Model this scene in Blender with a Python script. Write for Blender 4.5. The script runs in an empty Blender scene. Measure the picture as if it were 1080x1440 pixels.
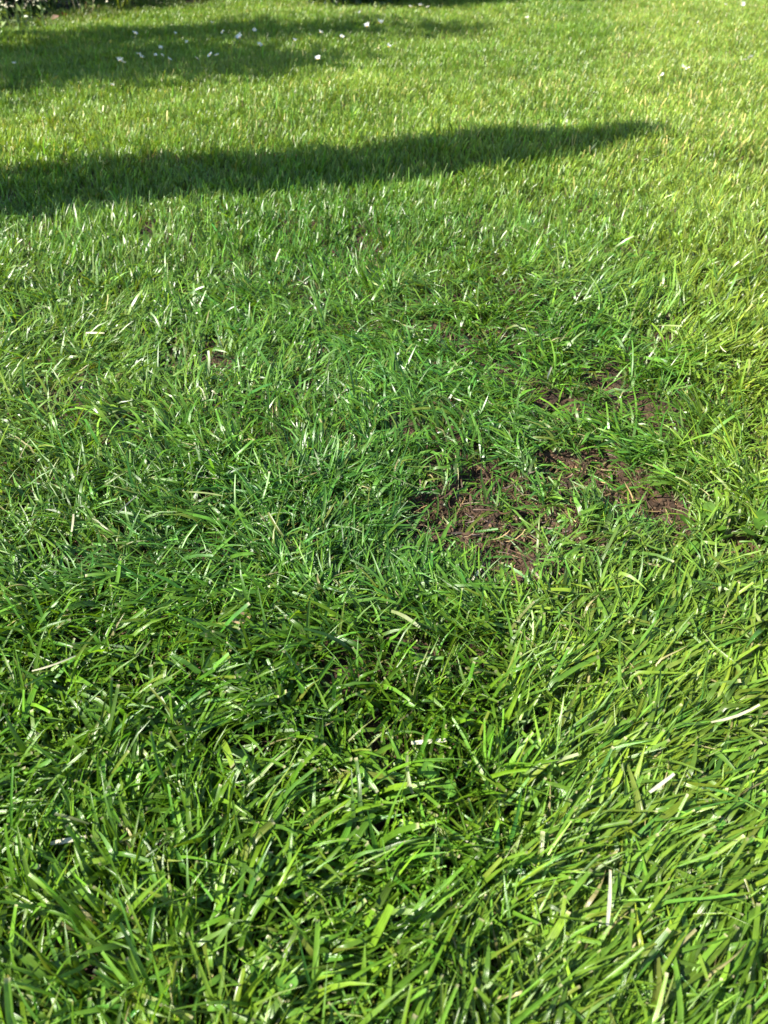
import bpy, math, random
import numpy as np
from mathutils import Vector, Matrix

# ------------------------------------------------------------------ camera
SC = bpy.context.scene
H_CAM, PITCH, FPX = 0.44, math.radians(38.0), 1088.0
cam_d = bpy.data.cameras.new("camera")
cam = bpy.data.objects.new("camera", cam_d)
SC.collection.objects.link(cam)
SC.camera = cam
cam_d.sensor_fit = 'HORIZONTAL'
cam_d.sensor_width = 36.0
cam_d.lens = 36.0 * FPX / 1080.0
cam_d.clip_start, cam_d.clip_end = 0.02, 400
cam.location = (0, 0, H_CAM)
cam.rotation_euler = (math.pi / 2 - PITCH, 0, 0)
cam_d.dof.use_dof = True
cam_d.dof.focus_distance = 0.68
cam_d.dof.aperture_fstop = 17.0


def G(px, py, z=0.0):
    """a pixel of the photograph as the point of the lawn it shows"""
    a = (px - 540) / FPX
    b = (py - 720) / FPX
    d = np.array([a, math.cos(PITCH) - b * math.sin(PITCH), -math.sin(PITCH) - b * math.cos(PITCH)])
    t = (z - H_CAM) / d[2]
    return np.array([d[0] * t, d[1] * t])


# ------------------------------------------------------------------ light
SUN_EL = math.radians(44)
tipp, tailp = G(922, 178, .03), G(0, 250, .03)
sd = (tipp - tailp) / np.linalg.norm(tipp - tailp)          # where shadows fall on the ground
sunvec = Vector((-sd[0] * math.cos(SUN_EL), -sd[1] * math.cos(SUN_EL), math.sin(SUN_EL)))
world = bpy.data.worlds.new("World")
SC.world = world
world.use_nodes = True
wn = world.node_tree.nodes
sky = wn.new('ShaderNodeTexSky')
sky.sky_type = 'NISHITA'
sky.sun_disc = False
sky.sun_elevation = SUN_EL
sky.sun_rotation = math.atan2(sunvec.x, sunvec.y)
sky.dust_density = 0.4
sky.ozone_density = 1.5
wn['Background'].inputs[1].default_value = 0.095
world.node_tree.links.new(sky.outputs[0], wn['Background'].inputs[0])
sun_d = bpy.data.lights.new("sun", 'SUN')
sun_d.energy = 5.0
sun_d.angle = math.radians(0.53)
sun_d.color = (1.0, 0.94, 0.84)
sun = bpy.data.objects.new("sun", sun_d)
SC.collection.objects.link(sun)
sun.rotation_euler = sunvec.to_track_quat('Z', 'Y').to_euler()
sun.location = sunvec * 10

SC.view_settings.view_transform = 'Standard'
SC.view_settings.look = 'None'
SC.view_settings.gamma = 1.0
SC.view_settings.exposure = 1.84
SC.view_settings.use_curve_mapping = False
SC.render.engine = 'CYCLES'
SC.cycles.max_bounces = 8
SC.cycles.diffuse_bounces = 4
SC.cycles.transmission_bounces = 6
SC.cycles.use_denoising = True
SC.cycles.use_adaptive_sampling = False
SC.cycles.sample_clamp_indirect = 6

rng = np.random.default_rng(11)
random.seed(5)
COL = SC.collection


# ------------------------------------------------------------------ helpers
def lattice(seed):
    return np.random.default_rng(seed).random((256, 256))


LAT = [lattice(100 + i) for i in range(8)]


def noise(x, y, f, k=0):
    """smooth value noise, 0..1"""
    X, Y = np.asarray(x) * f + 57.3, np.asarray(y) * f + 91.7
    xi, yi = np.floor(X).astype(int), np.floor(Y).astype(int)
    fx, fy = X - xi, Y - yi
    fx, fy = fx * fx * (3 - 2 * fx), fy * fy * (3 - 2 * fy)
    L = LAT[k]
    g = lambda i, j: L[(xi + i) % 256, (yi + j) % 256]
    return (g(0, 0) * (1 - fx) + g(1, 0) * fx) * (1 - fy) + (g(0, 1) * (1 - fx) + g(1, 1) * fx) * fy


def sstep(a, b, v):
    t = np.clip((v - a) / (b - a), 0, 1)
    return t * t * (3 - 2 * t)


def mesh_np(name, V, quads=None, tris=None, cols=None, floats=None, smooth=True):
    me = bpy.data.meshes.new(name)
    nq = 0 if quads is None else len(quads)
    nt = 0 if tris is None else len(tris)
    me.vertices.add(len(V))
    me.vertices.foreach_set('co', np.ascontiguousarray(V, dtype=np.float32).ravel())
    loops = []
    starts = []
    if nq:
        loops.append(np.asarray(quads).ravel())
        starts.append(np.arange(nq) * 4)
    if nt:
        loops.append(np.asarray(tris).ravel())
        starts.append(nq * 4 + np.arange(nt) * 3)
    if loops:
        lv = np.concatenate(loops).astype(np.int32)
        me.loops.add(len(lv))
        me.loops.foreach_set('vertex_index', lv)
        me.polygons.add(nq + nt)
        me.polygons.foreach_set('loop_start', np.concatenate(starts).astype(np.int32))
        me.polygons.foreach_set('use_smooth', np.full(nq + nt, smooth, dtype=bool))
    if cols is not None:
        a = me.attributes.new('tone', 'FLOAT_COLOR', 'POINT')
        c = np.ones((len(V), 4), dtype=np.float32)
        c[:, :3] = cols
        a.data.foreach_set('color', c.ravel())
    for k, v in (floats or {}).items():
        a = me.attributes.new(k, 'FLOAT', 'POINT')
        a.data.foreach_set('value', np.asarray(v, dtype=np.float32).ravel())
    me.update(calc_edges=True)
    return me


def link(name, data, mat=None, parent=None, label=None, cat=None, group=None, kind=None):
    o = bpy.data.objects.new(name, data)
    COL.objects.link(o)
    if mat is not None:
        data.materials.append(mat)
    if parent is not None:
        o.parent = parent
    for k, v in (('label', label), ('category', cat), ('group', group), ('kind', kind)):
        if v:
            o[k] = v
    return o


def rotz(n):
    return n * 2 * math.pi


# ------------------------------------------------------------------ materials
def nodes_of(name):
    m = bpy.data.materials.new(name)
    m.use_nodes = True
    nt = m.node_tree
    for n in list(nt.nodes):
        nt.nodes.remove(n)
    out = nt.nodes.new('ShaderNodeOutputMaterial')
    return m, nt, out


def leaf_material(name, far=False, trans=0.38, rough=0.38, ribs=True, colour=None, spec=0.5, tgain=(1.25, 1.15, 0.5)):
    m, nt, out = nodes_of(name)
    N, Lk = nt.nodes.new, nt.links.new
    if colour is None:
        at = N('ShaderNodeAttribute')
        at.attribute_name = 'tone'
        c = at.outputs['Color']
    else:
        rg = N('ShaderNodeRGB')
        rg.outputs[0].default_value = (*colour, 1)
        c = rg.outputs[0]
    if far:
        a2 = N('ShaderNodeAttribute')
        a2.attribute_type = 'INSTANCER'
        a2.attribute_name = 'tint'
        mx = N('ShaderNodeMix')
        mx.data_type = 'RGBA'
        mx.blend_type = 'MULTIPLY'
        mx.inputs['Factor'].default_value = 1
        Lk(c, mx.inputs['A'])
        Lk(a2.outputs['Color'], mx.inputs['B'])
        c = mx.outputs['Result']
    # mottling along the blade
    no = N('ShaderNodeTexNoise')
    no.inputs['Scale'].default_value = 160 if not far else 40
    geo = N('ShaderNodeNewGeometry')
    Lk(geo.outputs['Position'], no.inputs['Vector'])
    mr = N('ShaderNodeMapRange')
    mr.inputs['From Min'].default_value = .3
    mr.inputs['From Max'].default_value = .7
    mr.inputs['To Min'].default_value = .8
    mr.inputs['To Max'].default_value = 1.22
    Lk(no.outputs[0], mr.inputs['Value'])
    mm = N('ShaderNodeMix')
    mm.data_type = 'RGBA'
    mm.blend_type = 'MULTIPLY'
    mm.inputs['Factor'].default_value = 1
    Lk(c, mm.inputs['A'])
    Lk(mr.outputs[0], mm.inputs['B'])
    c = mm.outputs['Result']
    p = N('ShaderNodeBsdfPrincipled')
    p.inputs['Roughness'].default_value = rough
    p.inputs['Specular IOR Level'].default_value = spec
    if ribs:
        au = N('ShaderNodeAttribute')
        au.attribute_name = 'across'
        mu = N('ShaderNodeMath')
        mu.operation = 'MULTIPLY'
        mu.inputs[1].default_value = 11.0
        Lk(au.outputs['Fac'], mu.inputs[0])
        sn = N('ShaderNodeMath')
        sn.operation = 'SINE'
        Lk(mu.outputs[0], sn.inputs[0])
        bp = N('ShaderNodeBump')
        bp.inputs['Strength'].default_value = .2
        bp.inputs['Distance'].default_value = .0002
        Lk(sn.outputs[0], bp.inputs['Height'])
        Lk(bp.outputs[0], p.inputs['Normal'])
        m2 = N('ShaderNodeMapRange')
        m2.inputs['From Min'].default_value = -1
        m2.inputs['To Min'].default_value = .86
        m2.inputs['To Max'].default_value = 1.12
        Lk(sn.outputs[0], m2.inputs['Value'])
        m3 = N('ShaderNodeMix')
        m3.data_type = 'RGBA'
        m3.blend_type = 'MULTIPLY'
        m3.inputs['Factor'].default_value = 1
        Lk(c, m3.inputs['A'])
        Lk(m2.outputs[0], m3.inputs['B'])
        c = m3.outputs['Result']
    Lk(c, p.inputs['Base Color'])
    tr = N('ShaderNodeBsdfTranslucent')
    tm = N('ShaderNodeMix')
    tm.data_type = 'RGBA'
    tm.blend_type = 'MULTIPLY'
    tm.inputs['Factor'].default_value = 1
    tm.inputs['B'].default_value = (*tgain, 1)
    Lk(c, tm.inputs['A'])
    Lk(tm.outputs['Result'], tr.inputs['Color'])
    ms = N('ShaderNodeMixShader')
    ms.inputs[0].default_value = trans
    Lk(p.outputs[0], ms.inputs[1])
    Lk(tr.outputs[0], ms.inputs[2])
    Lk(ms.outputs[0], out.inputs[0])
    return m


def plain(name, c1, c2, scale=30, rough=.7, bump=.3, dist=.002, spec=.3):
    m, nt, out = nodes_of(name)
    N, Lk = nt.nodes.new, nt.links.new
    geo = N('ShaderNodeTexCoord')
    no = N('ShaderNodeTexNoise')
    no.inputs['Scale'].default_value = scale
    no.inputs['Detail'].default_value = 6
    Lk(geo.outputs['Object'], no.inputs['Vector'])
    cr = N('ShaderNodeValToRGB')
    cr.color_ramp.elements[0].position = .35
    cr.color_ramp.elements[1].position = .68
    cr.color_ramp.elements[0].color = (*c1, 1)
    cr.color_ramp.elements[1].color = (*c2, 1)
    Lk(no.outputs[0], cr.inputs[0])
    p = N('ShaderNodeBsdfPrincipled')
    p.inputs['Roughness'].default_value = rough
    p.inputs['Specular IOR Level'].default_value = spec
    Lk(cr.outputs[0], p.inputs['Base Color'])
    bp = N('ShaderNodeBump')
    bp.inputs['Strength'].default_value = bump
    bp.inputs['Distance'].default_value = dist
    Lk(no.outputs[0], bp.inputs['Height'])
    Lk(bp.outputs[0], p.inputs['Normal'])
    Lk(p.outputs[0], out.inputs[0])
    return m


M_GRASS = leaf_material('grass_blade', trans=.42, rough=.33, spec=.40)
M_MIDDLE = leaf_material('grass_blade_middle', trans=.42, rough=.35, spec=.38, ribs=False)
M_FAR = leaf_material('grass_blade_far', far=True, trans=.40, rough=.38, spec=.32, ribs=False)
M_STRAW = leaf_material('dry_straw', trans=.25, rough=.45, tgain=(1.1, 1.0, .7))
M_LEAF = leaf_material('shrub_leaf', trans=.3, rough=.4, ribs=False)
M_CLOVER = leaf_material('clover_leaf', trans=.4, rough=.55, ribs=False, spec=.15)
M_STEM = plain('green_stem', (.05, .10, .02), (.09, .14, .03), 60, .6)
M_PETAL = leaf_material('daisy_petal', trans=.25, rough=.6, ribs=False, colour=(.82, .82, .80), tgain=(1, 1, 1))
M_YOLK = plain('daisy_centre', (.60, .38, .02), (.80, .55, .05), 900, .8)
M_BARK = plain('bark', (.06, .045, .03), (.16, .12, .08), 25, .9, .8, .01)


def soil_material():
    m, nt, out = nodes_of('soil')
    N, Lk = nt.nodes.new, nt.links.new
    geo = N('ShaderNodeNewGeometry')
    n1 = N('ShaderNodeTexNoise')
    n1.inputs['Scale'].default_value = 55
    n1.inputs['Detail'].default_value = 9
    n1.inputs['Roughness'].default_value = .65
    n2 = N('ShaderNodeTexNoise')
    n2.inputs['Scale'].default_value = 420
    n2.inputs['Detail'].default_value = 5
    vo = N('ShaderNodeTexVoronoi')
    vo.inputs['Scale'].default_value = 170
    for n in (n1, n2, vo):
        Lk(geo.outputs['Position'], n.inputs['Vector'])
    cr = N('ShaderNodeValToRGB')
    e = cr.color_ramp.elements
    e[0].position, e[0].color = .28, (.014, .009, .006, 1)
    e[1].position, e[1].color = .75, (.095, .055, .030, 1)
    k = e.new(.5)
    k.color = (.042, .025, .015, 1)
    Lk(n1.outputs[0], cr.inputs[0])
    mx = N('ShaderNodeMix')
    mx.data_type = 'RGBA'
    mx.blend_type = 'OVERLAY'
    mx.inputs['Factor'].default_value = .7
    Lk(cr.outputs[0], mx.inputs['A'])
    Lk(n2.outputs[0], mx.inputs['B'])
    p = N('ShaderNodeBsdfPrincipled')
    p.inputs['Roughness'].default_value = .9
    p.inputs['Specular IOR Level'].default_value = .2
    Lk(mx.outputs['Result'], p.inputs['Base Color'])
    ad = N('ShaderNodeMath')
    ad.operation = 'ADD'
    Lk(vo.outputs['Distance'], ad.inputs[0])
    Lk(n2.outputs[0], ad.inputs[1])
    bp = N('ShaderNodeBump')
    bp.inputs['Strength'].default_value = .9
    bp.inputs['Distance'].default_value = .004
    Lk(ad.outputs[0], bp.inputs['Height'])
    Lk(bp.outputs[0], p.inputs['Normal'])
    Lk(p.outputs[0], out.inputs[0])
    return m


M_SOIL = soil_material()

# ------------------------------------------------------------------ the lay of the land
# bare spots of soil: centre (from the photo), radius x, radius y in metres, strength
SPOTS = []
for (px, py, rx, ry, s) in ((815, 672, .062, .040, 1), (865, 700, .055, .036, 1), (660, 765, .066, .052, 1),
                            (620, 735, .04, .04, .95), (705, 805, .04, .035, .9), (925, 740, .040, .026, .95),
                            (795, 586, .036, .022, .95), (850, 592, .03, .016, .6), (690, 690, .04, .03, .85), (840, 545, .02, .014, .6),
                            (500, 520, .022, .018, .8), (300, 515, .03, .022, .75), (232, 516, .022, .016, .7), (1040, 800, .03, .03, .55),
                            (725, 508, .02, .015, .6), (310, 625, .014, .012, .7), (300, 730, .012, .012, .6), (475, 720, .014, .01, .6),
                            (345, 885, .014, .012, .6), (750, 745, .055, .045, .72)):
    c = G(px, py, .0)
    SPOTS.append((c[0], c[1], rx * .9, ry * .88, s))


def bare(x, y):
    b = np.zeros(np.shape(x))
    wob = (noise(x, y, 38, 3) - .5) * 1.1 + (noise(x, y, 85, 6) - .5) * .9
    for (cx, cy, rx, ry, s) in SPOTS:
        r = np.sqrt(((x - cx) / rx) ** 2 + ((y - cy) / ry) ** 2) + wob
        b = np.maximum(b, s * (1 - sstep(.65, 1.35, r)))
    return b


BED_A, BED_B, BED_C = G(-250, 62, .03), G(15, 44, .03), G(345, 3, .03)


def bed_dist(x, y):
    """signed distance past the lawn's back edge (positive inside the flower bed)"""
    d = BED_C - BED_B
    n = np.array([-d[1], d[0]]) / np.linalg.norm(d)
    return (x - BED_B[0]) * n[0] + (y - BED_B[1]) * n[1] + (noise(x, y, 3, 5) - .5) * .15


def gz(x, y):
    x, y = np.asarray(x, dtype=float), np.asarray(y, dtype=float)
    z = (noise(x, y, 2.2, 0) - .5) * .03 + (noise(x, y, 6.0, 1) - .5) * .014
    z = z * sstep(-.2, .6, y + .2)
    r = np.hypot(x, y)
    z = z + (noise(x, y, .35, 2) - .5) * .05 * sstep(2.5, 6, r)
    near = 1 - sstep(1.6, 2.2, r)
    z = z - bare(x, y) * .010 * near
    z = z + ((noise(x, y, 90, 4) - .5) * .006 + (noise(x, y, 210, 5) - .5) * .004) * near
    z = z + .03 * sstep(0, .12, bed_dist(x, y)) * sstep(-6, -1.5, -np.abs(x)) * 0
    return z


def axis_coords(lo, hi, step, far, n):
    core = np.arange(lo, hi + 1e-6, step)
    g = np.geomspace(step * 2, far, n)
    return np.concatenate([lo - g[::-1], core, hi + g])


xs = axis_coords(-.75, .75, .006, 120, 42)
ys = axis_coords(.02, 1.45, .006, 120, 42)
XX, YY = np.meshgrid(xs, ys)
ZZ = gz(XX, YY)
V = np.stack([XX.ravel(), YY.ravel(), ZZ.ravel()], 1)
nx, ny = len(xs), len(ys)
ii = (np.arange(ny - 1)[:, None] * nx + np.arange(nx - 1)[None, :]).ravel()
Q = np.stack([ii, ii + 1, ii + nx + 1, ii + nx], 1)
link('ground', mesh_np('ground', V, Q), M_SOIL, kind='structure', label='dark brown crumbly garden soil beneath the lawn', cat='ground')


# ------------------------------------------------------------------ grass blades
T6 = np.array([0, .13, .32, .52, .73, .955, 1.0])
T4 = np.array([0, .25, .52, .8, 1.0])
T3 = np.array([0, .33, .7, 1.0])


def blades(root, L, W, az, th0, bend, daz, tw0, tw, cut, fold, T, three, base, tip, zmin=None, basepale=None):
    """arrays of ribbon-shaped grass leaves; returns vertices, quads, colours, across"""
    n, k = len(L), len(T)
    dt = np.diff(T)
    tm = (T[1:] + T[:-1]) / 2
    th = th0[:, None] + bend[:, None] * tm[None, :] ** 1.3
    a = az[:, None] + daz[:, None] * tm[None, :]
    d = np.stack([np.sin(th) * np.cos(a), np.sin(th) * np.sin(a), np.cos(th)], 2)
    P = np.zeros((n, k, 3))
    P[:, 0] = root
    P[:, 1:] = root[:, None, :] + np.cumsum(d * (L[:, None] * dt[None, :])[:, :, None], 1)
    if zmin is not None:
        lim = root[:, 2:3] + zmin[:, None] * np.minimum(1, T * 3)[None, :]
        P[:, :, 2] = np.maximum(P[:, :, 2], lim)
    tan = np.zeros((n, k, 3))
    tan[:, 1:-1] = P[:, 2:] - P[:, :-2]
    tan[:, 0] = P[:, 1] - P[:, 0]
    tan[:, -1] = P[:, -1] - P[:, -2]
    tan /= np.linalg.norm(tan, axis=2, keepdims=True) + 1e-9
    ak = az[:, None] + daz[:, None] * T[None, :]
    s0 = np.stack([-np.sin(ak), np.cos(ak), np.zeros_like(ak)], 2)
    s0 = s0 - tan * (s0 * tan).sum(2, keepdims=True)
    s0 /= np.linalg.norm(s0, axis=2, keepdims=True) + 1e-9
    nr = np.cross(tan, s0)
    tau = (tw0[:, None] + tw[:, None] * T[None, :])[:, :, None]
    side = s0 * np.cos(tau) + nr * np.sin(tau)
    nrm = np.cross(tan, side)
    pc = .72 + .28 * np.clip(T / .3, 0, 1) - .30 * np.clip((T - .4) / .6, 0, 1)
    pu = (.72 + .28 * np.clip(T / .3, 0, 1)) * np.clip((1 - T) / .62, 0, 1) ** .7
    pu = np.maximum(pu, .03)
    prof = np.where(cut[:, None], pc[None, :], pu[None, :])
    hw = (W[:, None] * .5 * prof)[:, :, None]
    if three:
        f = fold[:, None, None]
        ring = np.stack([P - side * hw + nrm * hw * f, P, P + side * hw + nrm * hw * f], 2)
        c = 3
    else:
        ring = np.stack([P - side * hw, P + side * hw], 2)
        c = 2
    V = ring.reshape(-1, 3)
    idx = np.arange(n * k * c).reshape(n, k, c)
    qs = []
    for j in range(c - 1):
        qs.append(np.stack([idx[:, :-1, j], idx[:, :-1, j + 1], idx[:, 1:, j + 1], idx[:, 1:, j]], -1).reshape(-1, 4))
    Q = np.concatenate(qs)
    cl = np.repeat(base[:, None, :], k, 1)
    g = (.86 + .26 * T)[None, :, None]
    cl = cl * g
    if basepale is not None:
        wgt = (basepale[:, None] * np.clip(1 - T / .3, 0, 1)[None, :])[:, :, None]
        cl = cl * (1 - wgt) + np.array([.34, .36, .2]) * wgt
    if T is T6:
        cl[:, -1] = np.where(cut[:, None], tip, cl[:, -1])
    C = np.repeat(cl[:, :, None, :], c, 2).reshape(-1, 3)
    u = np.broadcast_to(np.linspace(-1, 1, c)[None, None, :], (n, k, c)).reshape(-1)
    return V, Q, C, u


C_DEEP = np.array([.044, .118, .008])
C_MID = np.array([.076, .166, .009])
C_YEL = np.array([.170, .250, .034])
C_COOL = np.array([.052, .140, .020])
C_DRY = np.array([.40, .36, .15])


def regions(x, y):
    """how the lawn changes from place to place"""
    comb = sstep(-.02, .09, x - .02 - .22 * (y - .15)) * (1 - sstep(.33, .47, y - .12 * x))     # long grass combed over
    tufty = (1 - sstep(-.04, .07, x + .01 - .0 * y)) * (1 - sstep(.33, .46, y))                  # upright tufts near the camera
    messy = (1 - sstep(.16, .36, x - .1 * y)) * sstep(.34, .46, y) * (1 - sstep(.95, 1.25, y))
    fary = sstep(.95, 1.6, y)
    return comb, tufty, messy, fary


def tone_field(x, y):
    comb, tufty, messy, fary = regions(x, y)
    n1, n2 = noise(x, y, 3.1, 6), noise(x, y, 11, 7)
    yel = .06 + .27 * comb + .46 * sstep(1.35, 2.1, y) + .75 * sstep(.06, .38, x - .20 * y) * sstep(.38, .7, y)
    dx, dy = x - G(900, 290, .03)[0], y - G(900, 290, .03)[1]
    yel = yel + .50 * np.exp(-(dx / .5) ** 2 - (dy / .42) ** 2)
    dx, dy = x - G(800, 120, .03)[0], y - G(800, 120, .03)[1]
    yel = yel + .25 * np.exp(-(dx / 1.2) ** 2 - (dy / .5) ** 2)
    yel = np.clip(yel + (n1 - .5) * .55 + (n2 - .5) * .25, 0, 1)
    cool = np.clip((1 - sstep(.16, .36, x - .1 * y)) * sstep(.34, .46, y) * (1 - sstep(1.2, 1.8, y)) * (.45 + .7 * (n2 - .3)) + .3 * fary * sstep(.55, .8, noise(x, y, 1.3, 2)), 0, .8)
    deep = np.clip(tufty * .35 + (noise(x, y, 7, 1) - .5) * .9, 0, .8)
    c = C_MID[None] * (1 - deep[:, None]) + C_DEEP[None] * deep[:, None]
    c = c * (1 - cool[:, None]) + C_COOL[None] * cool[:, None]
    c = c * (1 - yel[:, None]) + C_YEL[None] * yel[:, None]
    return c


def clumped(n, x0, x1, y0, y1, per, spread):
    m = n // per
    cx, cy = rng.uniform(x0, x1, m), rng.uniform(y0, y1, m)
    k = np.repeat(np.arange(m), per)
    r = spread * np.sqrt(rng.random(len(k))) * rng.uniform(.5, 1.4, m)[k]
    a = rng.random(len(k)) * 2 * math.pi
    return cx[k] + r * np.cos(a), cy[k] + r * np.sin(a), a, k, m


def field(n, x0, x1, y0, y1, T, three, keep, per=14, spread=.011, wmul=1.0):
    x, y, ra, k, m = clumped(n, x0, x1, y0, y1, per, spread)
    b = bare(x, y)
    gap = np.clip(.50 * sstep(.52, .75, noise(x, y, 19, 2)) + .55 * sstep(.52, .72, noise(x, y, 46, 7)), 0, .62) * (1 - .6 * regions(x, y)[0]) * (.30 + .70 * sstep(.30, .46, y))
    ok = keep(x, y) & (rng.random(len(x)) > np.minimum(b * .84, .66)) & (rng.random(len(x)) > gap)
    x, y, ra, k = x[ok], y[ok], ra[ok], k[ok]
    b = b[ok]
    n = len(x)
    comb, tufty, messy, fary = regions(x, y)
    R = lambda a, c: rng.uniform(a, c, n)
    # direction
    flow = math.radians(16) + (noise(x, y, 5, 3) - .5) * 1.0
    flow2 = rotz(noise(x, y, 2.4, 5)) * 1.3 + (noise(x, y, 9, 6) - .5) * 3.0      # swirling flow of the messy grass
    pick = rng.random(n)
    clumpaz = rng.random(m) * 2 * math.pi
    az = np.where(pick < .38, ra, np.where(pick < .62, clumpaz[k], flow2))
    az = np.where(rng.random(n) < comb * .9, flow + rng.normal(0, .36, n), az)
    az = np.where((rng.random(n) < fary * .55), math.radians(60) + rng.normal(0, .7, n), az)
    edge = np.clip(b * 2, 0, 1)
    # size
    L = (.031 + .017 * comb + .003 * tufty + .004 * messy - .008 * fary) * rng.lognormal(0, .26, n)
    L = L * rng.lognormal(0, .17, m)[k]
    around = np.maximum.reduce([np.exp(-((x - cx) / (rx + .03)) ** 2 - ((y - cy) / (ry + .03)) ** 2) * st for (cx, cy, rx, ry, st) in SPOTS[:9]])
    L = L * (1 - .30 * around)
    tall = rng.random(n) < .025 * (1 - around) * (1 - .6 * tufty)
    L = np.where(tall, L * R(1.25, 1.75), L)
    L = np.minimum(L, .058)
    W = (.0022 + .0004 * comb + .0006 * tufty - .0002 * fary) * rng.lognormal(0, .28, n) * wmul
    W = np.minimum(W, .0052)
    fine = rng.random(n) < .25
    W = np.where(fine, W * .55, W)
    th0 = np.abs(rng.normal(0, 1, n)) * .30 + .12 + .72 * comb + .12 * messy + .02 * tufty + R(0, .25)
    bend = R(.05, .95) + .45 * messy * R(0, 2.2) + .60 * tufty * R(0, 2) - .12 * comb
    th0 = th0 * (1 - fary * .25)
    bend = bend * (1 - fary * .35)
    th0 = th0 + np.maximum(edge, around * .5) * R(.3, .9)
    th0 = np.minimum(th0, 1.42)
    bend = np.minimum(bend, 1.95 - th0)
    daz = rng.normal(0, .35, n) + messy * rng.normal(0, .45, n)
    tw0 = rng.normal(0, .45, n)
    tw = rng.normal(0, .7, n)
    cut = rng.random(n) < (.33 - .12 * messy)
    fold = R(.05, .5)
    base = tone_field(x, y)
    cj = rng.lognormal(0, .20, (m, 1))[k] * rng.lognormal(0, .18, (n, 1))
    base = base * cj
    hue = rng.normal(0, .12, (n, 1)) + rng.normal(0, .11, (m, 1))[k]
    base = base * np.concatenate([1 + hue, 1 + .25 * hue, 1 - .5 * hue], 1)
    dry = rng.random(n) < (.014 + .022 * comb + .03 * edge + .012 * fary)
    W = np.where(dry, np.minimum(W * .7, .0024), W)
    L = np.where(dry, L * .75, L)
    base = np.where(dry[:, None], C_DRY[None] * rng.uniform(.4, .95, (n, 1)), base)
    half = rng.random(n) < .05
    base = np.where(half[:, None], base * .55 + np.array([.17, .16, .03]) * .45, base)
    base = np.clip(base, .008, .7)
    tip = np.array([.40, .36, .20])[None] * rng.uniform(.35, 1.15, (n, 1))
    tip = np.where(rng.random((n, 1)) < .45, base * 1.15, tip)
    pale = np.where(rng.random(n) < .5, R(.3, 1), 0)
    root = np.stack([x, y, gz(x, y) - .002], 1)
    zmin = R(.003, .022) * (1 - .7 * edge)
    return blades(root, L, W, az, th0, bend, daz, tw0, tw, cut, fold, T, three, base, tip, zmin, pale)


def near_keep(x, y):
    return (y < .62 + (noise(x, y, 14, 4) - .5) * .12) & (np.abs(x) < .20 + .47 * y)


def mid_keep(x, y):
    j = (noise(x, y, 14, 4) - .5) * .12
    return (y >= .61 + j) & (np.abs(x) < .26 + .56 * y) & (y < 1.62 + (noise(x, y, 8, 0) - .5) * .3)


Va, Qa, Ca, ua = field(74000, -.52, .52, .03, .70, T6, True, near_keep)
link('lawn_grass', mesh_np('lawn_grass', Va, Qa, cols=Ca, floats={'across': ua}), M_GRASS, kind='stuff',
     label='lush green blades of mown grass around the bare soil patch', cat='grass')
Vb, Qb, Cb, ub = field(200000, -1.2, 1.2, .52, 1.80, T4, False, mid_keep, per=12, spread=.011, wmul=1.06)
link('lawn_grass', mesh_np('lawn_grass_middle', Vb, Qb, cols=Cb, floats={'across': ub}), M_MIDDLE, kind='stuff',
     label='lawn grass in front of the long slim shadow', cat='grass')

# ---- grass farther off and to the sides: tufts set out by geometry nodes
tufts = bpy.data.collections.new('tuft_kinds')
for t in range(14):
    n = 84
    r = .046 * np.sqrt(rng.random(n))
    a = rng.random(n) * 2 * math.pi
    R = lambda a, c: rng.uniform(a, c, n)
    cut = rng.random(n) < .6
    dry = rng.random(n) < .07
    base = rng.lognormal(0, .27, (n, 1)) * np.ones((1, 3))
    hue = rng.normal(0, .15, (n, 1))
    base = base * np.concatenate([1 + hue, 1 + .2 * hue, 1 - .5 * hue], 1)
    base = np.where(dry[:, None], np.array([3.4, 1.9, 5.0])[None] * rng.uniform(.5, 1, (n, 1)), base)
    V_, Q_, C_, u_ = blades(np.stack([r * np.cos(a), r * np.sin(a), R(-.006, 0)], 1), .025 * rng.lognormal(0, .24, n), .0022 * rng.lognormal(0, .25, n),
                            np.where(rng.random(n) < .5, a, math.radians(60) + rng.normal(0, .8, n)), np.abs(rng.normal(0, .3, n)) + .1, R(0, .9), rng.normal(0, .3, n),
                            rng.normal(0, .5, n), rng.normal(0, .6, n), cut, R(.1, .4), T3, False, base, base)
    tufts.objects.link(bpy.data.objects.new('tuft', mesh_np('tuft', V_, Q_, cols=C_)))
    tufts.objects[-1].data.materials.append(M_FAR)


def tuft_points(n, x0, x1, y0, y1, keep, scale=(.8, 1.15)):
    st = math.sqrt((x1 - x0) * (y1 - y0) / n)
    x, y = np.meshgrid(np.arange(x0, x1, st), np.arange(y0, y1, st))
    x, y = x.ravel() + rng.uniform(-.45, .45, x.size) * st, y.ravel() + rng.uniform(-.45, .45, y.size) * st
    ok = keep(x, y)
    x, y = x[ok], y[ok]
    return x, y, rng.uniform(scale[0], scale[1], len(x))


def outside_mid(x, y):
    dense = (y < 1.58 + (noise(x, y, 8, 0) - .5) * .3) & (y > .06) & (np.abs(x) < np.where(y < .61, .18 + .47 * y, .24 + .56 * y))
    return (~dense) & (bed_dist(x, y) < .02 + .22 * sstep(-1.75, -1.55, x))


parts = [tuft_points(34000, -4.2, 4.6, -.5, 7.4, outside_mid), tuft_points(9000, -9, 9, -3, 9.5, lambda x, y: outside_mid(x, y) & ((np.abs(x) > 4.2) | (y < -.5) | (y > 7.4)), (1.3, 2.0))]
parts.append(tuft_points(9000, -2.4, 2.4, -.6, 2.3, lambda x, y: outside_mid(x, y) & (np.abs(x) > .24 + .56 * np.maximum(y, 0)), (1.1, 1.5)))
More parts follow.
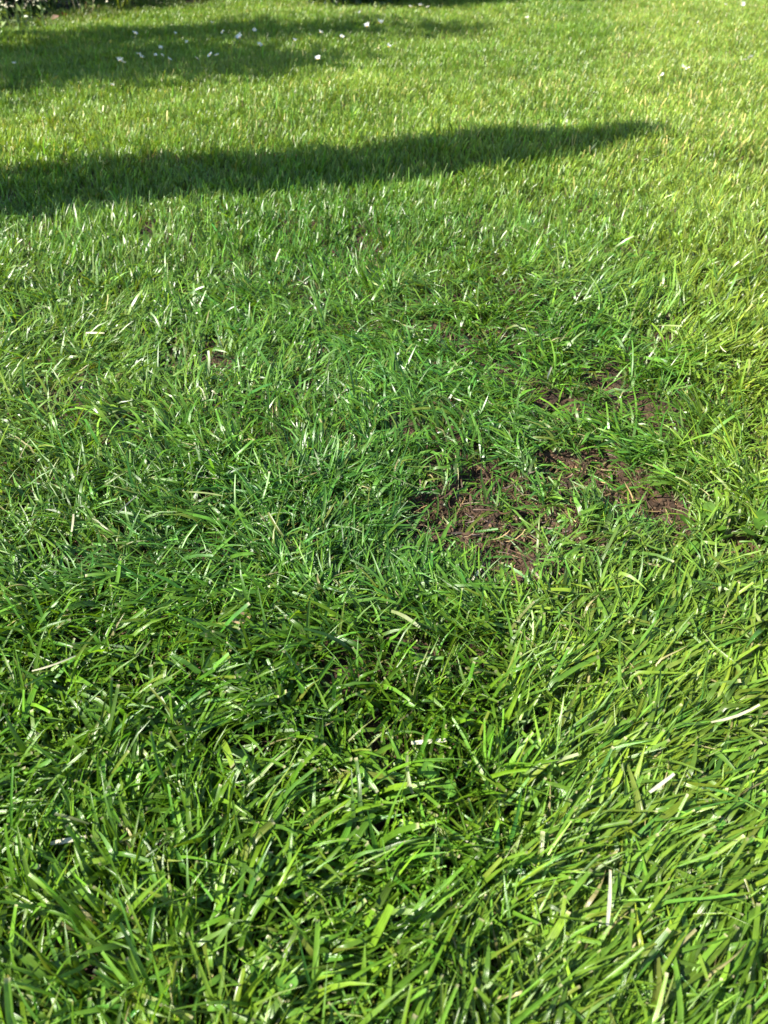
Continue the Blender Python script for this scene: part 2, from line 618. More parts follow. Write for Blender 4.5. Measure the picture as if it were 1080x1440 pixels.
# longer unmown fringe along the bed
fx = rng.uniform(-3, .2, 2600)
fy = rng.uniform(3.3, 6.2, 2600)
fd = bed_dist(fx, fy)
ok = (fd > -.28) & (fd < .06) & (fx > -1.6)
parts.append((fx[ok], fy[ok], rng.uniform(.9, 1.3, ok.sum())))
fx = rng.uniform(-5, .4, 5200)
fy = rng.uniform(3.0, 7.5, 5200)
fd = bed_dist(fx, fy)
ok = (fd > .0) & (fd < 1.2) & (noise(fx, fy, 5, 2) > .36)
parts.append((fx[ok], fy[ok], rng.uniform(.6, 1.1, ok.sum())))          # weeds growing in the bed
px_, py_, ps_ = [np.concatenate(v) for v in zip(*parts)]
pm = mesh_np('lawn_grass_far', np.stack([px_, py_, gz(px_, py_)], 1))
tint = np.ones((len(px_), 4), dtype=np.float32)
tint[:, :3] = tone_field(px_, py_) * (1 - .35 * sstep(.02, .2, bed_dist(px_, py_)))[:, None] * rng.lognormal(-.06, .15, (len(px_), 1))
pm.attributes.new('tint', 'FLOAT_COLOR', 'POINT').data.foreach_set('color', tint.ravel())
for nm, v in (('turn', rng.normal(0, .7, len(px_))), ('size', ps_)):
    pm.attributes.new(nm, 'FLOAT', 'POINT').data.foreach_set('value', v.astype(np.float32))
pm.attributes.new('kind_index', 'INT', 'POINT').data.foreach_set('value', rng.integers(0, 14, len(px_)).astype(np.int32))
far_o = link('lawn_grass', pm, kind='stuff', label='distant lawn grass running back to the flower bed', cat='grass')
ng = bpy.data.node_groups.new('tuft_scatter', 'GeometryNodeTree')
ng.interface.new_socket('Geometry', in_out='INPUT', socket_type='NodeSocketGeometry')
ng.interface.new_socket('Geometry', in_out='OUTPUT', socket_type='NodeSocketGeometry')
gN, gL = ng.nodes.new, ng.links.new
gi, go = gN('NodeGroupInput'), gN('NodeGroupOutput')
ci = gN('GeometryNodeCollectionInfo')
ci.inputs['Collection'].default_value = tufts
ci.inputs['Separate Children'].default_value = True
iop = gN('GeometryNodeInstanceOnPoints')
iop.inputs['Pick Instance'].default_value = True


def named(nm, ty):
    q = gN('GeometryNodeInputNamedAttribute')
    q.data_type = ty
    q.inputs['Name'].default_value = nm
    return q.outputs['Attribute']


cx = gN('ShaderNodeCombineXYZ')
gL(named('turn', 'FLOAT'), cx.inputs['Z'])
e2r = gN('FunctionNodeEulerToRotation')
gL(cx.outputs[0], e2r.inputs[0])
gL(gi.outputs[0], iop.inputs['Points'])
gL(ci.outputs[0], iop.inputs['Instance'])
gL(named('kind_index', 'INT'), iop.inputs['Instance Index'])
gL(e2r.outputs[0], iop.inputs['Rotation'])
gL(named('size', 'FLOAT'), iop.inputs['Scale'])
gL(iop.outputs[0], go.inputs[0])
md = far_o.modifiers.new('scatter', 'NODES')
md.node_group = ng

# ------------------------------------------------------------------ loose straw and clippings on the grass
n = 130
x, y = rng.uniform(-.6, .6, n * 3), rng.uniform(.08, 1.3, n * 3)
w = .2 + .5 * regions(x, y)[0] + .9 * np.clip(bare(x, y), 0, 1)
ok = (rng.random(len(x)) < w) & (np.abs(x) < .2 + .42 * y)
x, y = x[ok], y[ok]
n = len(x)
bb = bare(x, y)
zc = gz(x, y) + np.where(bb > .35, .004, rng.uniform(.012, .038, n))
az = np.where(rng.random(n) < regions(x, y)[0] * .6, .6 + rng.normal(0, .4, n), rng.random(n) * 6.28)
col = np.where(rng.random((n, 1)) < .35, np.array([.46, .43, .27])[None], np.array([.22, .27, .08])[None]) * rng.uniform(.4, 1.1, (n, 1))
V_, Q_, C_, u_ = blades(np.stack([x, y, zc], 1), rng.uniform(.010, .034, n), rng.uniform(.0008, .0030, n), az, rng.normal(1.5, .16, n), rng.normal(0, .35, n),
                        rng.normal(0, .4, n), rng.normal(0, .5, n), rng.normal(0, .6, n), np.ones(n, bool), rng.uniform(.1, .5, n), T4, True, col, col)
link('grass_clippings', mesh_np('grass_clippings', V_, Q_, cols=C_, floats={'across': u_}), M_STRAW, kind='stuff',
     label='pale dry clippings strewn over the grass and soil', cat='clippings')

# dark roots and dead thatch lying on the bare soil
xs_, ys_ = [], []
for (sx, sy, rx, ry, st) in SPOTS:
    k = int(1.1e5 * rx * ry)
    xs_.append(rng.normal(sx, rx * .8, k))
    ys_.append(rng.normal(sy, ry * .8, k))
x, y = np.concatenate(xs_), np.concatenate(ys_)
n = len(x)
col = np.where(rng.random((n, 1)) < .2, np.array([.20, .14, .06])[None], np.array([.07, .04, .022])[None]) * rng.lognormal(0, .35, (n, 1))
V_, Q_, C_, u_ = blades(np.stack([x, y, gz(x, y) + rng.uniform(.001, .005, n)], 1), rng.uniform(.006, .026, n), rng.uniform(.0004, .0016, n), rng.random(n) * 6.28, rng.normal(1.48, .14, n), rng.normal(0, .4, n),
                        rng.normal(0, .9, n), rng.normal(0, .5, n), rng.normal(0, .9, n), np.ones(n, bool), rng.uniform(.1, .5, n), T4, False, col, col)
link('dead_thatch', mesh_np('dead_thatch', V_, Q_, cols=C_, floats={'across': u_}), M_STRAW, kind='stuff', label='brown roots and dead thatch on the bare soil', cat='thatch')

# ------------------------------------------------------------------ soil crumbs
ico = np.array([(0, 0, 1), (.894, 0, .447), (.276, .851, .447), (-.724, .526, .447), (-.724, -.526, .447), (.276, -.851, .447),
                (.724, .526, -.447), (-.276, .851, -.447), (-.894, 0, -.447), (-.276, -.851, -.447), (.724, -.526, -.447), (0, 0, -1)])
icf = np.array([(0, 1, 2), (0, 2, 3), (0, 3, 4), (0, 4, 5), (0, 5, 1), (1, 6, 2), (2, 7, 3), (3, 8, 4), (4, 9, 5), (5, 10, 1),
                (6, 7, 2), (7, 8, 3), (8, 9, 4), (9, 10, 5), (10, 6, 1), (11, 7, 6), (11, 8, 7), (11, 9, 8), (11, 10, 9), (11, 6, 10)])
cxs, cys = [], []
for (sx, sy, rx, ry, s) in SPOTS:
    k = int(28000 * rx * ry * 40)
    cxs.append(rng.normal(sx, rx * .75, k))
    cys.append(rng.normal(sy, ry * .75, k))
x, y = np.concatenate(cxs), np.concatenate(cys)
ok = bare(x, y) > .25
x, y = x[ok], y[ok]
n = len(x)
sz = np.clip(rng.lognormal(math.log(.00105), .5, n), .0005, .0036)
P = ico[None] * (sz[:, None] * rng.uniform(.6, 1.35, (n, 12)))[:, :, None] * rng.uniform(.6, 1.3, (n, 1, 3))
P = P + np.stack([x, y, gz(x, y) + sz * .3], 1)[:, None, :]
F = (icf[None] + (np.arange(n) * 12)[:, None, None]).reshape(-1, 3)
cc = np.where(rng.random((n, 1)) < .08, np.array([.11, .065, .034])[None], np.array([.036, .023, .013])[None]) * rng.lognormal(0, .45, (n, 1))
m_cr, nt, out = nodes_of('soil_crumb')
at = nt.nodes.new('ShaderNodeAttribute')
at.attribute_name = 'tone'
pb = nt.nodes.new('ShaderNodeBsdfPrincipled')
pb.inputs['Roughness'].default_value = .9
pb.inputs['Specular IOR Level'].default_value = .2
nt.links.new(at.outputs['Color'], pb.inputs['Base Color'])
nt.links.new(pb.outputs[0], out.inputs[0])
link('soil_crumbs', mesh_np('soil_crumbs', P.reshape(-1, 3), tris=F, cols=np.repeat(np.clip(cc, 0, .5), 12, 0), smooth=False), m_cr, kind='stuff',
     label='reddish brown crumbs of soil in the bare patch', cat='soil')


# ------------------------------------------------------------------ shrubs and trees
def tube_np(pts, rad, sides=7):
    pts, rad = np.asarray(pts, float), np.asarray(rad, float)
    k = len(pts)
    tan = np.gradient(pts, axis=0)
    tan /= np.linalg.norm(tan, axis=1, keepdims=True) + 1e-9
    ref = np.where(np.abs(tan[:, 2:3]) > .9, np.array([[1., 0, 0]]), np.array([[0, 0, 1.]]))
    u = np.cross(tan, ref)
    u /= np.linalg.norm(u, axis=1, keepdims=True) + 1e-9
    v = np.cross(tan, u)
    a = np.arange(sides) * 2 * math.pi / sides
    V = (pts[:, None] + rad[:, None, None] * (u[:, None] * np.cos(a)[None, :, None] + v[:, None] * np.sin(a)[None, :, None])).reshape(-1, 3)
    idx = np.arange(k * sides).reshape(k, sides)
    nx_ = np.roll(idx, -1, 1)
    Q = np.stack([idx[:-1], nx_[:-1], nx_[1:], idx[1:]], -1).reshape(-1, 4)
    return V, Q


def merge(list_vq):
    Vs, Qs, o = [], [], 0
    for V, Q in list_vq:
        Vs.append(V)
        Qs.append(Q + o)
        o += len(V)
    return np.concatenate(Vs), np.concatenate(Qs)


def leaf_cloud(P, size, aspect, tone, out=None):
    """small folded leaves at the points P"""
    n = len(P)
    d = rng.normal(0, 1, (n, 3))
    if out is not None:
        d = d * .7 + out
    d /= np.linalg.norm(d, axis=1, keepdims=True)
    s = np.cross(d, rng.normal(0, 1, (n, 3)))
    s /= np.linalg.norm(s, axis=1, keepdims=True)
    nn = np.cross(d, s)
    L = size * rng.lognormal(0, .25, n)[:, None]
    w = L * aspect * .5
    ring = [P, P + d * L * .45 + s * w + nn * w * .35, P + d * L, P + d * L * .45 - s * w + nn * w * .35]
    V = np.stack(ring, 1).reshape(-1, 3)
    b = np.arange(n) * 4
    F = np.concatenate([np.stack([b, b + 1, b + 2], 1), np.stack([b, b + 2, b + 3], 1)])
    c = tone[None] * rng.lognormal(0, .25, (n, 1))
    return V, F, np.repeat(np.clip(c, .006, .5), 4, 0)


def woody(name, loc, limbs, cloud, label, cat, size, aspect, tone, group=None):
    root = link(name, None, label=label, cat=cat, group=group)
    root.location = (loc[0], loc[1], float(gz(loc[0], loc[1])))
    link('trunk', mesh_np('trunk', *merge(limbs)), M_BARK, root)
    P, outw = cloud
    V, F, C = leaf_cloud(P, size, aspect, np.array(tone), outw)
    link('crown', mesh_np('crown', V, tris=F, cols=C, smooth=False), M_LEAF, root)
    return root


def clump_cloud(centre, radii, clumps, per, cr):
    c = rng.normal(0, 1, (clumps, 3))
    c /= np.linalg.norm(c, axis=1, keepdims=True)
    c *= (rng.random((clumps, 1)) ** .45)
    c = c * np.array(radii) + np.array(centre)
    k = np.repeat(np.arange(clumps), per)
    o = rng.normal(0, 1, (len(k), 3))
    P = c[k] + o * cr * rng.uniform(.6, 1.3, clumps)[k][:, None]
    return c, P, o * .3


def shrub(name, loc, centre, radii, clumps, per, cr, label, tone, size=.04, aspect=.5, cat='shrub', trunk=.025):
    c, P, o = clump_cloud(centre, radii, clumps, per, cr)
    P[:, 2] = np.maximum(P[:, 2], .02)
    limbs = [tube_np([(0, 0, -.05), (.01, .01, centre[2] * .4), (0, .02, centre[2])], [trunk, trunk * .8, trunk * .5])]
    for i in range(0, clumps, max(1, clumps // 14)):
        m_ = np.array([0, 0, centre[2] * rng.uniform(.2, .8)])
        limbs.append(tube_np([m_, (m_ + c[i]) / 2 + rng.normal(0, .03, 3), c[i]], [trunk * .5, trunk * .35, trunk * .12], 5))
    return woody(name, loc, limbs, (P, o), label, cat, size, aspect, tone)


# the slim conifer outside the picture that throws the long shadow
HC = 2.25
cb = tipp - sd * (HC - .03) / math.tan(SUN_EL)
n = 15000
hh = .06 + (HC - .06) * rng.random(n) ** .9
aa = rng.random(n) * 2 * math.pi
prof = .148 * np.minimum(1, ((HC - hh) / .42)) ** .75 * (1 + .10 * np.sin(hh * 9) + .07 * np.sin(hh * 21 + 1))
prof = prof * (1 + .35 * (noise(hh, aa * 0 + np.floor(aa * 3.5), 9, 3) - .5) + .4 * (noise(hh, aa * 0 + np.floor(aa * 7), 30, 6) - .5))
prof = prof + .03 * np.clip(1 - hh / 1.2, 0, 1)
rr = prof * np.sqrt(rng.uniform(.25, 1, n))
P = np.stack([rr * np.cos(aa), rr * np.sin(aa), hh], 1)
woody('columnar_conifer', cb, [tube_np([(0, 0, -.05), (0, 0, 1), (0, 0, HC - .15)], [.04, .03, .006])], (P, np.stack([np.cos(aa) * .4, np.sin(aa) * .4, np.full(n, .9)], 1)),
      'slim columnar conifer standing outside the picture beside the lawn', 'tree', .035, .35, (.03, .07, .02))

# the loose-crowned tree outside the picture that dapples the grass at the back
tc = G(120, 76, .03) - sd * 1.75 / math.tan(SUN_EL)
shrub('garden_tree', tc, (0, 0, 1.75), (1.1, .50, .30), 150, 60, .075, 'loose leafy garden tree outside the picture dappling the back lawn', (.05, .11, .02), .06, .55, 'tree', .05)
# second, sparser one for the streaks farther right
tc2 = G(400, 34, .03) - sd * 2.1 / math.tan(SUN_EL)
shrub('garden_tree', tc2, (0, 0, 2.1), (1.0, .36, .25), 34, 55, .07, 'sparse young tree outside the picture behind the leafy one', (.05, .12, .02), .06, .55, 'tree', .04)

# dark shrubs along the back
sh = [((-.15, 5.22), (0, 0, .40), (.45, .42, .38), 90, 130, .075, 'dark evergreen shrub with low skirts at the back of the lawn', (.022, .05, .014)),
      ((.48, 5.62), (0, 0, .5), (.55, .42, .45), 90, 130, .085, 'broad dark shrub behind the shaded back lawn', (.025, .055, .015)),
      ((-2.55, 4.55), (0, 0, .38), (.5, .42, .36), 70, 130, .07, 'dark leafy shrub behind the white flowered weeds', (.03, .075, .02)),
      ((-1.95, 5.05), (0, 0, .40), (.45, .40, .38), 70, 130, .07, 'deep green shrub behind the strap leaved plant', (.03, .07, .02)),
      ((-1.35, 5.75), (0, 0, .45), (.55, .4, .42), 70, 130, .075, 'green shrub behind the yellow flowered plant', (.05, .11, .02))]
for (loc, c, r, k, per, cr, lab, tone) in sh:
    shrub('shrub', loc, c, r, k, per, cr, lab, tone)
n = 26000
hx = rng.uniform(-6, 6, n)
hy = 8.2 + rng.normal(0, .22, n) + (noise(hx, hx, 1.5, 1) - .5) * .5
hz = 1.6 * rng.random(n) * (1 + .12 * (noise(hx, hx * 0, 2, 3) - .5))
V_, F_, C_ = leaf_cloud(np.stack([hx, hy, hz], 1), .06, .55, np.array([.03, .07, .018]))
hedge = link('hedge', None, label='long clipped hedge closing the garden behind the shrubs', cat='hedge')
link('foliage', mesh_np('foliage', V_, tris=F_, cols=C_, smooth=False), M_LEAF, hedge)
hb = [tube_np([(x_, 8.2, -.05), (x_ + .03, 8.22, .7), (x_, 8.2, 1.4)], [.02, .015, .006], 5) for x_ in np.arange(-5.8, 5.9, .45)]
link('branches', mesh_np('branches', *merge(hb)), M_BARK, hedge)


# ------------------------------------------------------------------ plants of the flower bed
def blade_plant(name, at, n, L, W, th, bend, tone, label, cat='plant', spread=.02, mat=None):
    root = link(name, None, label=label, cat=cat)
    root.location = (at[0], at[1], float(gz(*at)))
    for i in range(n):
        a = np.array([rng.random() * 6.28])
        one = lambda v, j=.2: np.array([v * rng.uniform(1 - j, 1 + j)])
        V_, Q_, C_, u_ = blades(np.array([[rng.normal(0, spread), rng.normal(0, spread), -.004]]), one(L), one(W), a, one(th, .5), one(bend, .4), np.array([rng.normal(0, .2)]),
                                np.array([rng.normal(0, .3)]), np.array([rng.normal(0, .3)]), np.array([False]), np.array([.3]), T4, True,
                                np.array(tone)[None] * rng.uniform(.8, 1.2), np.array(tone)[None])
        link('leaf', mesh_np('leaf', V_, Q_, cols=C_, floats={'across': u_}), mat or M_GRASS, root)
    return root


def rosette_head(r, petals, cup, inner=.28):
    """ring of petals and a dome, facing +Z"""
    Vs, Qs = [], []
    for i in range(petals):
        a = i * 2 * math.pi / petals + rng.normal(0, .05)
        l = r * rng.uniform(.9, 1.06)
        w = r * 2.5 / petals
        z1, z2 = cup * r * rng.uniform(.3, .7), cup * r * rng.uniform(.6, 1.4)
        ca, sa = math.cos(a), math.sin(a)
        o = len(Vs)
        for (rad, ww, z) in ((inner * r * .7, w * .35, 0), (l * .6, w * .55, z1), (l * .93, w * .42, z2), (l, w * .12, z2)):
            Vs.append((rad * ca - ww * sa, rad * sa + ww * ca, z))
            Vs.append((rad * ca + ww * sa, rad * sa - ww * ca, z + .0002))
        for j in range(3):
            Qs.append((o + 2 * j, o + 2 * j + 1, o + 2 * j + 3, o + 2 * j + 2))
    return np.array(Vs), np.array(Qs)


def dome(r, h, seg=8):
    Vs, Qs = [], []
    for k, (q, z) in enumerate(((1, -.15), (.95, .35), (.65, .8), (.05, 1.0))):
        for j in range(seg):
            a = j * 2 * math.pi / seg
            Vs.append((r * q * math.cos(a), r * q * math.sin(a), h * z))
    for k in range(3):
        for j in range(seg):
            j2 = (j + 1) % seg
            Qs.append((k * seg + j, k * seg + j2, (k + 1) * seg + j2, (k + 1) * seg + j))
    return np.array(Vs), np.array(Qs)


M_CREAM = leaf_material('cream_petal', trans=.25, rough=.6, ribs=False, colour=(.78, .72, .50), tgain=(1, 1, 1))
M_YPET = leaf_material('yellow_petal', trans=.25, rough=.6, ribs=False, colour=(.75, .58, .05), tgain=(1, 1, 1))
M_PINK = leaf_material('pink_petal', trans=.25, rough=.6, ribs=False, colour=(.72, .42, .30), tgain=(1, 1, 1))
M_BROWN = leaf_material('dead_leaf', trans=.2, rough=.6, ribs=False, colour=(.13, .065, .035), tgain=(1.1, .9, .7))


def flower_plant(name, at, stems, hgt, head_r, petal_mat, leaf_tone, label, heads_per=3, spread=.03, leaves=5):
    root = link(name, None, label=label, cat='plant')
    root.location = (at[0], at[1], float(gz(*at)))
    hm = mesh_np('petals', *rosette_head(head_r, 7, .35))
    hm.materials.append(petal_mat)
    for i in range(stems):
        bx, by = rng.normal(0, spread, 2)
        h = hgt * rng.uniform(.7, 1.15)
        lx, ly = rng.normal(0, .12 * h, 2)
        top = np.array([bx + lx, by + ly, h])
        V_, Q_ = tube_np([(bx, by, -.01), (bx + lx * .3, by + ly * .3, h * .5), top], [.0022, .0018, .0012], 5)
        st = link('stem', mesh_np('stem', V_, Q_), M_STEM, root)
        for j in range(heads_per):
            o = bpy.data.objects.new('flower_head', hm)
            COL.objects.link(o)
            o.parent = st
            o.location = top + rng.normal(0, .012, 3) + np.array([0, 0, .004])
            o.rotation_euler = (rng.uniform(-.2, 1.0), rng.normal(0, .4), rng.random() * 6)
        P = np.stack([bx + lx * (t_ := rng.uniform(.1, .8, leaves)) ** 1.5, by + ly * t_ ** 1.5, h * t_], 1)
        for q_ in range(leaves):
            V_, F_, C_ = leaf_cloud(P[q_:q_ + 1], .03, .4, np.array(leaf_tone))
            link('leaf', mesh_np('leaf', V_, tris=F_, cols=C_, smooth=False), M_LEAF, st)
    return root


for (px, py, k, h, lab) in ((4, 48, 5, .15, 'white flowered weed standing at the very corner of the bed'),
                            (19, 50, 7, .16, 'tallest clump of white flowered weed with pale stalks in the bed'),
                            (33, 47, 4, .11, 'short white flowered weed beside the tallest pale clump'),
                            (48, 48, 5, .13, 'white flowered weed at the inner end of the pale clump'),
                            (138, 27, 3, .08, 'small cream flowered weed on the sunlit edge of the bed')):
    flower_plant('flowering_weed', G(px, py, .0), k, h, .0065, M_CREAM, (.11, .16, .03), lab, 2)
flower_plant('yellow_flower', G(192, 13, .0), 7, .07, .009, M_YPET, (.15, .19, .02), 'yellow flowered plant at the sunlit back edge of the lawn')
flower_plant('pink_flower', G(216, 10, .0), 5, .07, .010, M_PINK, (.12, .16, .03), 'salmon pink flowers beside the yellow flowered plant')
flower_plant('pink_flower', G(282, 6, .0), 4, .05, .009, M_PINK, (.12, .15, .03), 'low salmon pink flowers in the middle of the back edge')
flower_plant('pink_flower', G(332, 5, .0), 4, .05, .009, M_PINK, (.12, .15, .03), 'low salmon pink flowers nearest the dark evergreen shrub')
blade_plant('strap_leaf_plant', G(70, 22, .0), 9, .30, .010, .35, .9, (.10, .17, .06), 'plant with long arching strap leaves behind the dead leaf')
blade_plant('strap_leaf_plant', G(100, 19, .0), 7, .24, .008, .3, .7, (.08, .15, .04), 'smaller strap leaved plant between dead leaf and dry stalks')
blade_plant('dry_stalk_plant', G(116, 25, .0), 6, .10, .004, .25, .4, (.36, .29, .16), 'tuft of pale dry stalks at the edge of the bed', mat=M_STRAW)
blade_plant('yellow_green_tuft', G(172, 18, .0), 22, .10, .005, .3, .8, (.16, .21, .02), 'tuft of yellow green leaves before the yellow flowers')
blade_plant('yellow_green_tuft', G(58, 44, .0), 18, .08, .005, .3, .8, (.10, .17, .02), 'tuft of bright green leaves in front of the white flowered weeds')


def dead_leaf(at, z, size, rot, label, mat=M_BROWN):
    u, v = np.meshgrid(np.linspace(0, 1, 7), np.linspace(-1, 1, 5))
    w = np.sin(np.pi * u ** .8) * .32
    X = (u - .5) * size
    Y = v * w * size
    Z = size * (.22 * (v * w * 2.4) ** 2 + .16 * (u - .4) ** 2 + .03 * np.sin(u * 9 + v * 3))
    V_ = np.stack([X.ravel(), Y.ravel(), Z.ravel()], 1)
    i = (np.arange(4)[:, None] * 7 + np.arange(6)[None]).ravel()
    o = link('dead_leaf', mesh_np('dead_leaf', V_, np.stack([i, i + 1, i + 8, i + 7], 1)), mat, label=label, cat='leaf')
    o.location = (at[0], at[1], float(gz(*at)) + z)
    o.rotation_euler = rot
    return o


dead_leaf(G(78, 27, .03), .03, .042, (.5, -.3, .4), 'reddish brown dead leaf curled at the edge of the bed')
dead_leaf(G(90, 23, .03), .03, .045, (.3, .4, 2.0), 'smaller brown dead leaf behind the reddish one')
dead_leaf(G(342, 884, .02), .016, .018, (.3, .3, .8), 'tiny tan curled leaf caught in the foreground grass',
          leaf_material('tan_leaf', trans=.2, rough=.6, ribs=False, colour=(.42, .30, .16), tgain=(1, .9, .7)))

# ------------------------------------------------------------------ daisies
pet = [mesh_np('petals', *rosette_head(1.0, 17, c)) for c in (.12, .35, .7)]
for p_ in pet:
    p_.materials.append(M_PETAL)
cen = mesh_np('centre', *dome(.36, .22))
cen.materials.append(M_YOLK)


def daisy(px, py, dia, label, h=.058):
    at = G(px, py, h)
    root = link('daisy', None, label=label, cat='daisy', group='daisies in the lawn')
    z0 = float(gz(*at))
    root.location = (at[0], at[1], z0)
    h = h - z0
    lx, ly = rng.normal(0, .008, 2)
    V_, Q_ = tube_np([(lx, ly, -.01), (lx * .5, ly * .5, h * .55), (0, 0, h)], [.0011, .001, .0009], 5)
    link('stem', mesh_np('stem', V_, Q_), M_STEM, root)
    o = bpy.data.objects.new('petals', pet[int(rng.integers(0, 3))])
    COL.objects.link(o)
    o.parent = root
    o.location = (0, 0, h)
    s = dia * .53
    o.scale = (s, s, s)
    o.rotation_euler = (rng.normal(.45, .25), rng.normal(-.15, .25), rng.random() * 6)
    c = bpy.data.objects.new('centre', cen)
    COL.objects.link(c)
    c.parent = o


DAISIES = [
    (20, 89, .014, 'lone small daisy in the shade nearest the white flowered weeds'),
    (190, 47, .019, 'upper daisy of the stacked pair below the sunlit strip'),
    (190, 52, .019, 'lower daisy of the stacked pair below the sunlit strip'),
    (169, 86, .022, 'larger daisy of the touching pair at the shade edge'),
    (174, 88, .015, 'smaller daisy of the touching pair at the shade edge'),
    (195, 76, .019, 'upper daisy of the slanting pair in the deep shade'),
    (199, 81, .019, 'lower daisy of the slanting pair in the deep shade'),
    (226, 68, .016, 'daisy set above the row of small shaded daisies'),
    (219, 78, .012, 'first small daisy of the shaded row of three'),
    (228, 78, .013, 'second small daisy of the shaded row of three'),
    (238, 83, .015, 'third small daisy of the shaded row, set lowest'),
    (277, 82, .018, 'daisy at the sunny lower rim of the shade'),
    (295, 77, .020, 'brighter left daisy of the two at the shade corner'),
    (305, 78, .021, 'brighter right daisy of the two at the shade corner'),
    (263, 60, .014, 'small creamy daisy alone in the middle of the shade'),
    (246, 47, .012, 'tiny daisy in the upper half of the shade'),
    (298, 32, .013, 'tiny daisy in the dark strip at the top of the shade'),
    (283, 21, .016, 'daisy in the sun just above the dark strip'),
    (313, 45, .017, 'upper daisy of three where shade meets sunlit gap'),
    (328, 59, .016, 'lowest daisy of three where shade meets sunlit gap'),
    (337, 53, .026, 'largest daisy of three where shade meets sunlit gap'),
    (358, 42, .016, 'faint daisy just above the sunlit gap'),
    (365, 63, .019, 'daisy alone in the sunlit grass beyond the shade'),
    (414, 57, .015, 'small daisy on the tan streak, first of the line'),
    (436, 49, .015, 'small daisy on the tan streak, second of the line'),
    (451, 46, .018, 'daisy on the tan streak, last and brightest of the line'),
    (481, 51, .019, 'daisy just past the tan streak'),
    (447, 83, .019, 'daisy alone in the grass below the tan streak'),
    (516, 37, .024, 'lower of the two big bright daisies in mid lawn'),
    (534, 32, .028, 'upper and biggest of the two bright daisies in mid lawn'),
    (506, 18, .018, 'daisy near the foot of the dark evergreen shrub'),
    (532, 68, .014, 'small daisy below the two big bright ones'),
    (547, 66, .021, 'daisy beside the small one below the bright pair'),
    (577, 10, .019, 'first of three daisies in the sunlit pocket by the shrub shade'),
    (591, 8, .021, 'second of three daisies in the sunlit pocket by the shrub shade'),
    (601, 10, .016, 'third of three daisies in the sunlit pocket by the shrub shade'),
    (158, 120, .013, 'nearest small daisy in the sun below the shade'),
    (741, 25, .019, 'lone daisy in the open lawn past the shrub shade'),
    (1020, 7, .016, 'smaller of the two daisies at the far back corner of the lawn'),
    (1044, 6, .024, 'bigger of the two daisies at the far back corner of the lawn'),
    (982, 31, .014, 'small daisy below the two at the far back corner'),
    (1047, 84, .014, 'smaller daisy of the pair at the lawn side, near the edge'),
    (1055, 80, .018, 'larger daisy of the pair at the lawn side, near the edge'),
    (960, 95, .015, 'left daisy of the close pair in the yellowish lawn'),
    (967, 96, .014, 'right daisy of the close pair in the yellowish lawn'),
    (932, 106, .014, 'single small daisy just before the close pair'),
]
for d_ in DAISIES:
    daisy(*d_)


# ------------------------------------------------------------------ clover and broad-leaved weeds among the grass
def leaflet_mesh(name, r, notch, elong):
    a = np.linspace(0, 2 * math.pi, 15)[:-1]
    rr_ = r * (1 - notch * np.exp(-((a - math.pi) / .45) ** 2))
    X = -(np.cos(a) * rr_ * elong) + r * elong
    Y = np.sin(a) * rr_
    Z = .12 * r * np.cos(2 * a) + .35 * np.abs(Y) * .5
    V_ = np.concatenate([np.stack([X, Y, Z], 1), np.array([[r * elong, 0, -.06 * r]])])
    T_ = np.array([(i, (i + 1) % 14, 14) for i in range(14)])
    return V_, T_


def leafy_weed(name, at, z, specs, tone, label, cat, notch, elong):
    """specs: (dx, dy, r, azimuth, tilt)"""
    root = link(name, None, label=label, cat=cat)
    z0 = float(gz(*at))
    root.location = (at[0], at[1], z0)
    for (dx, dy, dz, r, a, tilt) in specs:
        V_, T_ = leaflet_mesh('leaf', r, notch, elong)
        o = link('leaflet' if notch > .1 else 'leaf', mesh_np('leaf', V_, tris=T_, cols=np.array(tone)[None] * rng.uniform(.85, 1.15) * np.array([.8, 1.05] * 7 + [1.45])[:, None]), M_CLOVER, root)
        o.location = (dx, dy, z + dz)
        o.rotation_euler = Matrix.Rotation(a, 3, 'Z').to_4x4().to_euler() if tilt == 0 else (Matrix.Rotation(a, 3, 'Z') @ Matrix.Rotation(-tilt, 3, 'Y')).to_euler()
    cs = {(round(s_[0], 4), round(s_[1], 4), round(s_[2], 4)) for s_ in specs}
    link('stem', mesh_np('stem', *merge([tube_np([(0, 0, -.005), (c_[0] * .6, c_[1] * .6, (z + c_[2]) * .6), (c_[0], c_[1], z + c_[2])], [.0009, .0008, .0007], 5) for c_ in cs])), M_STEM, root)
    return root


def clover(px, py, z, r, label, extra=()):
    sp = []
    for (dx, dy, dz, ph) in ((0, 0, 0, rng.random() * 6),) + tuple(extra):
        for i in range(3):
            sp.append((dx, dy, dz, r, ph + i * 2.094, .15))
    return leafy_weed('clover', G(px, py, z), z, sp, (.065, .16, .018), label, 'clover', .22, 1.0)


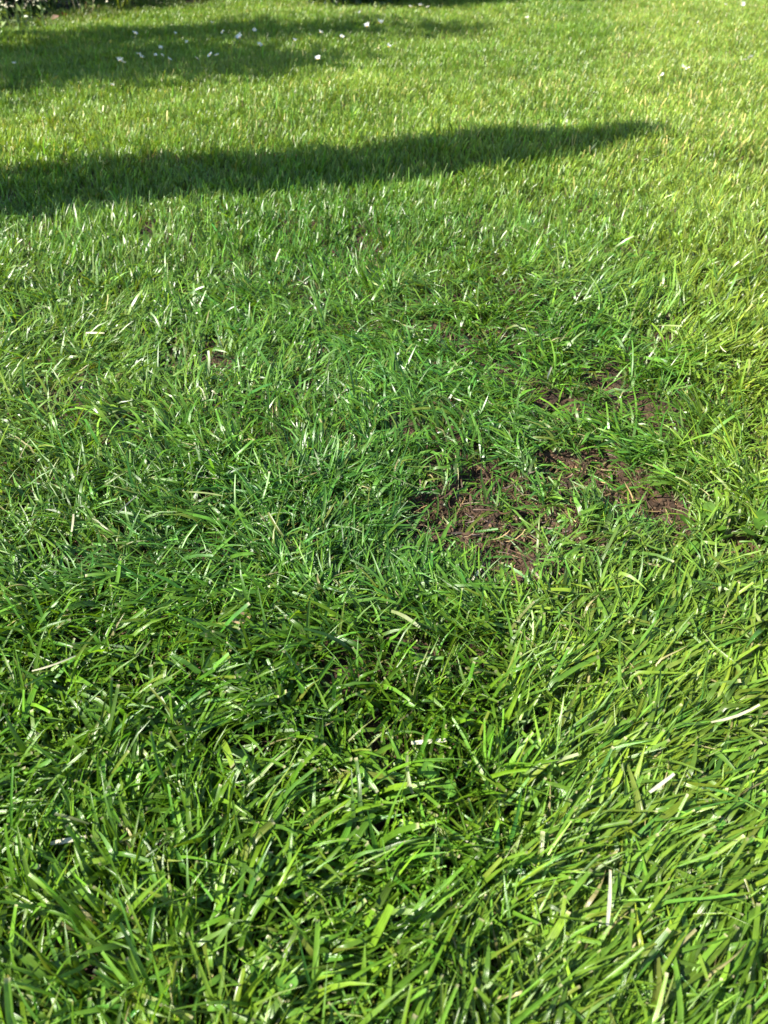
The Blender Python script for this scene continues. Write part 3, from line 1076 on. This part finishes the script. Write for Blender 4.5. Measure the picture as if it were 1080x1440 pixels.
clover(600, 1096, .027, .0034, 'small clover with rounded leaflets in the foreground grass', ((.012, -.008, -.006, 1.0),))
clover(885, 372, .026, .0045, 'clover among the grass below the yellowish lawn', ((.03, .01, 0, 2.0), (-.025, .012, -.004, 1.0)))
clover(404, 1392, .024, .0032, 'clover at the very bottom of the picture', ((-.014, .006, -.004, 2.2),))
leafy_weed('broadleaf_weed', G(985, 745, .008), .008, [(0, .002, 0, .0064, .9, .6), (.004, -.004, -.002, .0055, -.8, .4), (-.006, 0, -.003, .0055, 2.9, .4), (-.004, -.006, -.004, .005, 4.0, .3)],
           (.055, .125, .010), 'weed with broad rounded leaves at the edge of the bare soil', 'weed', .0, 1.5)
leafy_weed('broadleaf_weed', G(953, 790, .010), .011, [(0, 0, 0, .0062, .4, .45), (-.004, -.002, -.002, .0055, 2.5, .4), (.003, -.005, -.004, .005, 5.0, .3)],
           (.055, .125, .010), 'smaller broad leaved weed in front of the one beside the soil', 'weed', .0, 1.55)
leafy_weed('broadleaf_weed', G(1064, 755, .014), .015, [(0, 0, 0, .0062, 1.2, .5), (-.004, -.002, -.002, .005, 3.3, .4), (.003, -.005, -.004, .005, 5.2, .3)],
           (.045, .105, .010), 'broad leaved weed in the yellowish grass past the bare soil', 'weed', .0, 1.55)


# single bleached blades that stand out on top of the grass
def bleached(px, py, z, L, W, az, label):
    at = G(px, py, z)
    one = lambda v: np.array([v])
    V_, Q_, C_, u_ = blades(np.array([[-math.cos(az) * L / 2, -math.sin(az) * L / 2, 0]]), one(L), one(W), one(az), one(1.52), one(.1), one(.1), one(.1), one(.25), np.array([True]), one(.25), T6, True,
                            np.array([[.50, .48, .33]]), np.array([[.5, .42, .25]]))
    o = link('bleached_blade', mesh_np('bleached_blade', V_, Q_, cols=C_, floats={'across': u_}), M_STRAW, label=label, cat='grass blade')
    o.location = (at[0], at[1], z)


bleached(603, 1044, .030, .022, .0030, .05, 'short bleached blade lying flat across the foreground grass')
bleached(858, 1262, .030, .030, .0022, 1.25, 'long bleached blade standing out in the combed grass')
bleached(932, 1102, .030, .022, .0022, .55, 'bleached blade tilted in the combed grass below the soil')
bleached(95, 1183, .028, .020, .0028, .15, 'pale bleached blade lying in the dark tufty grass')
bleached(672, 806, .016, .020, .0022, 1.0, 'thin bleached blade lying on the bare soil')
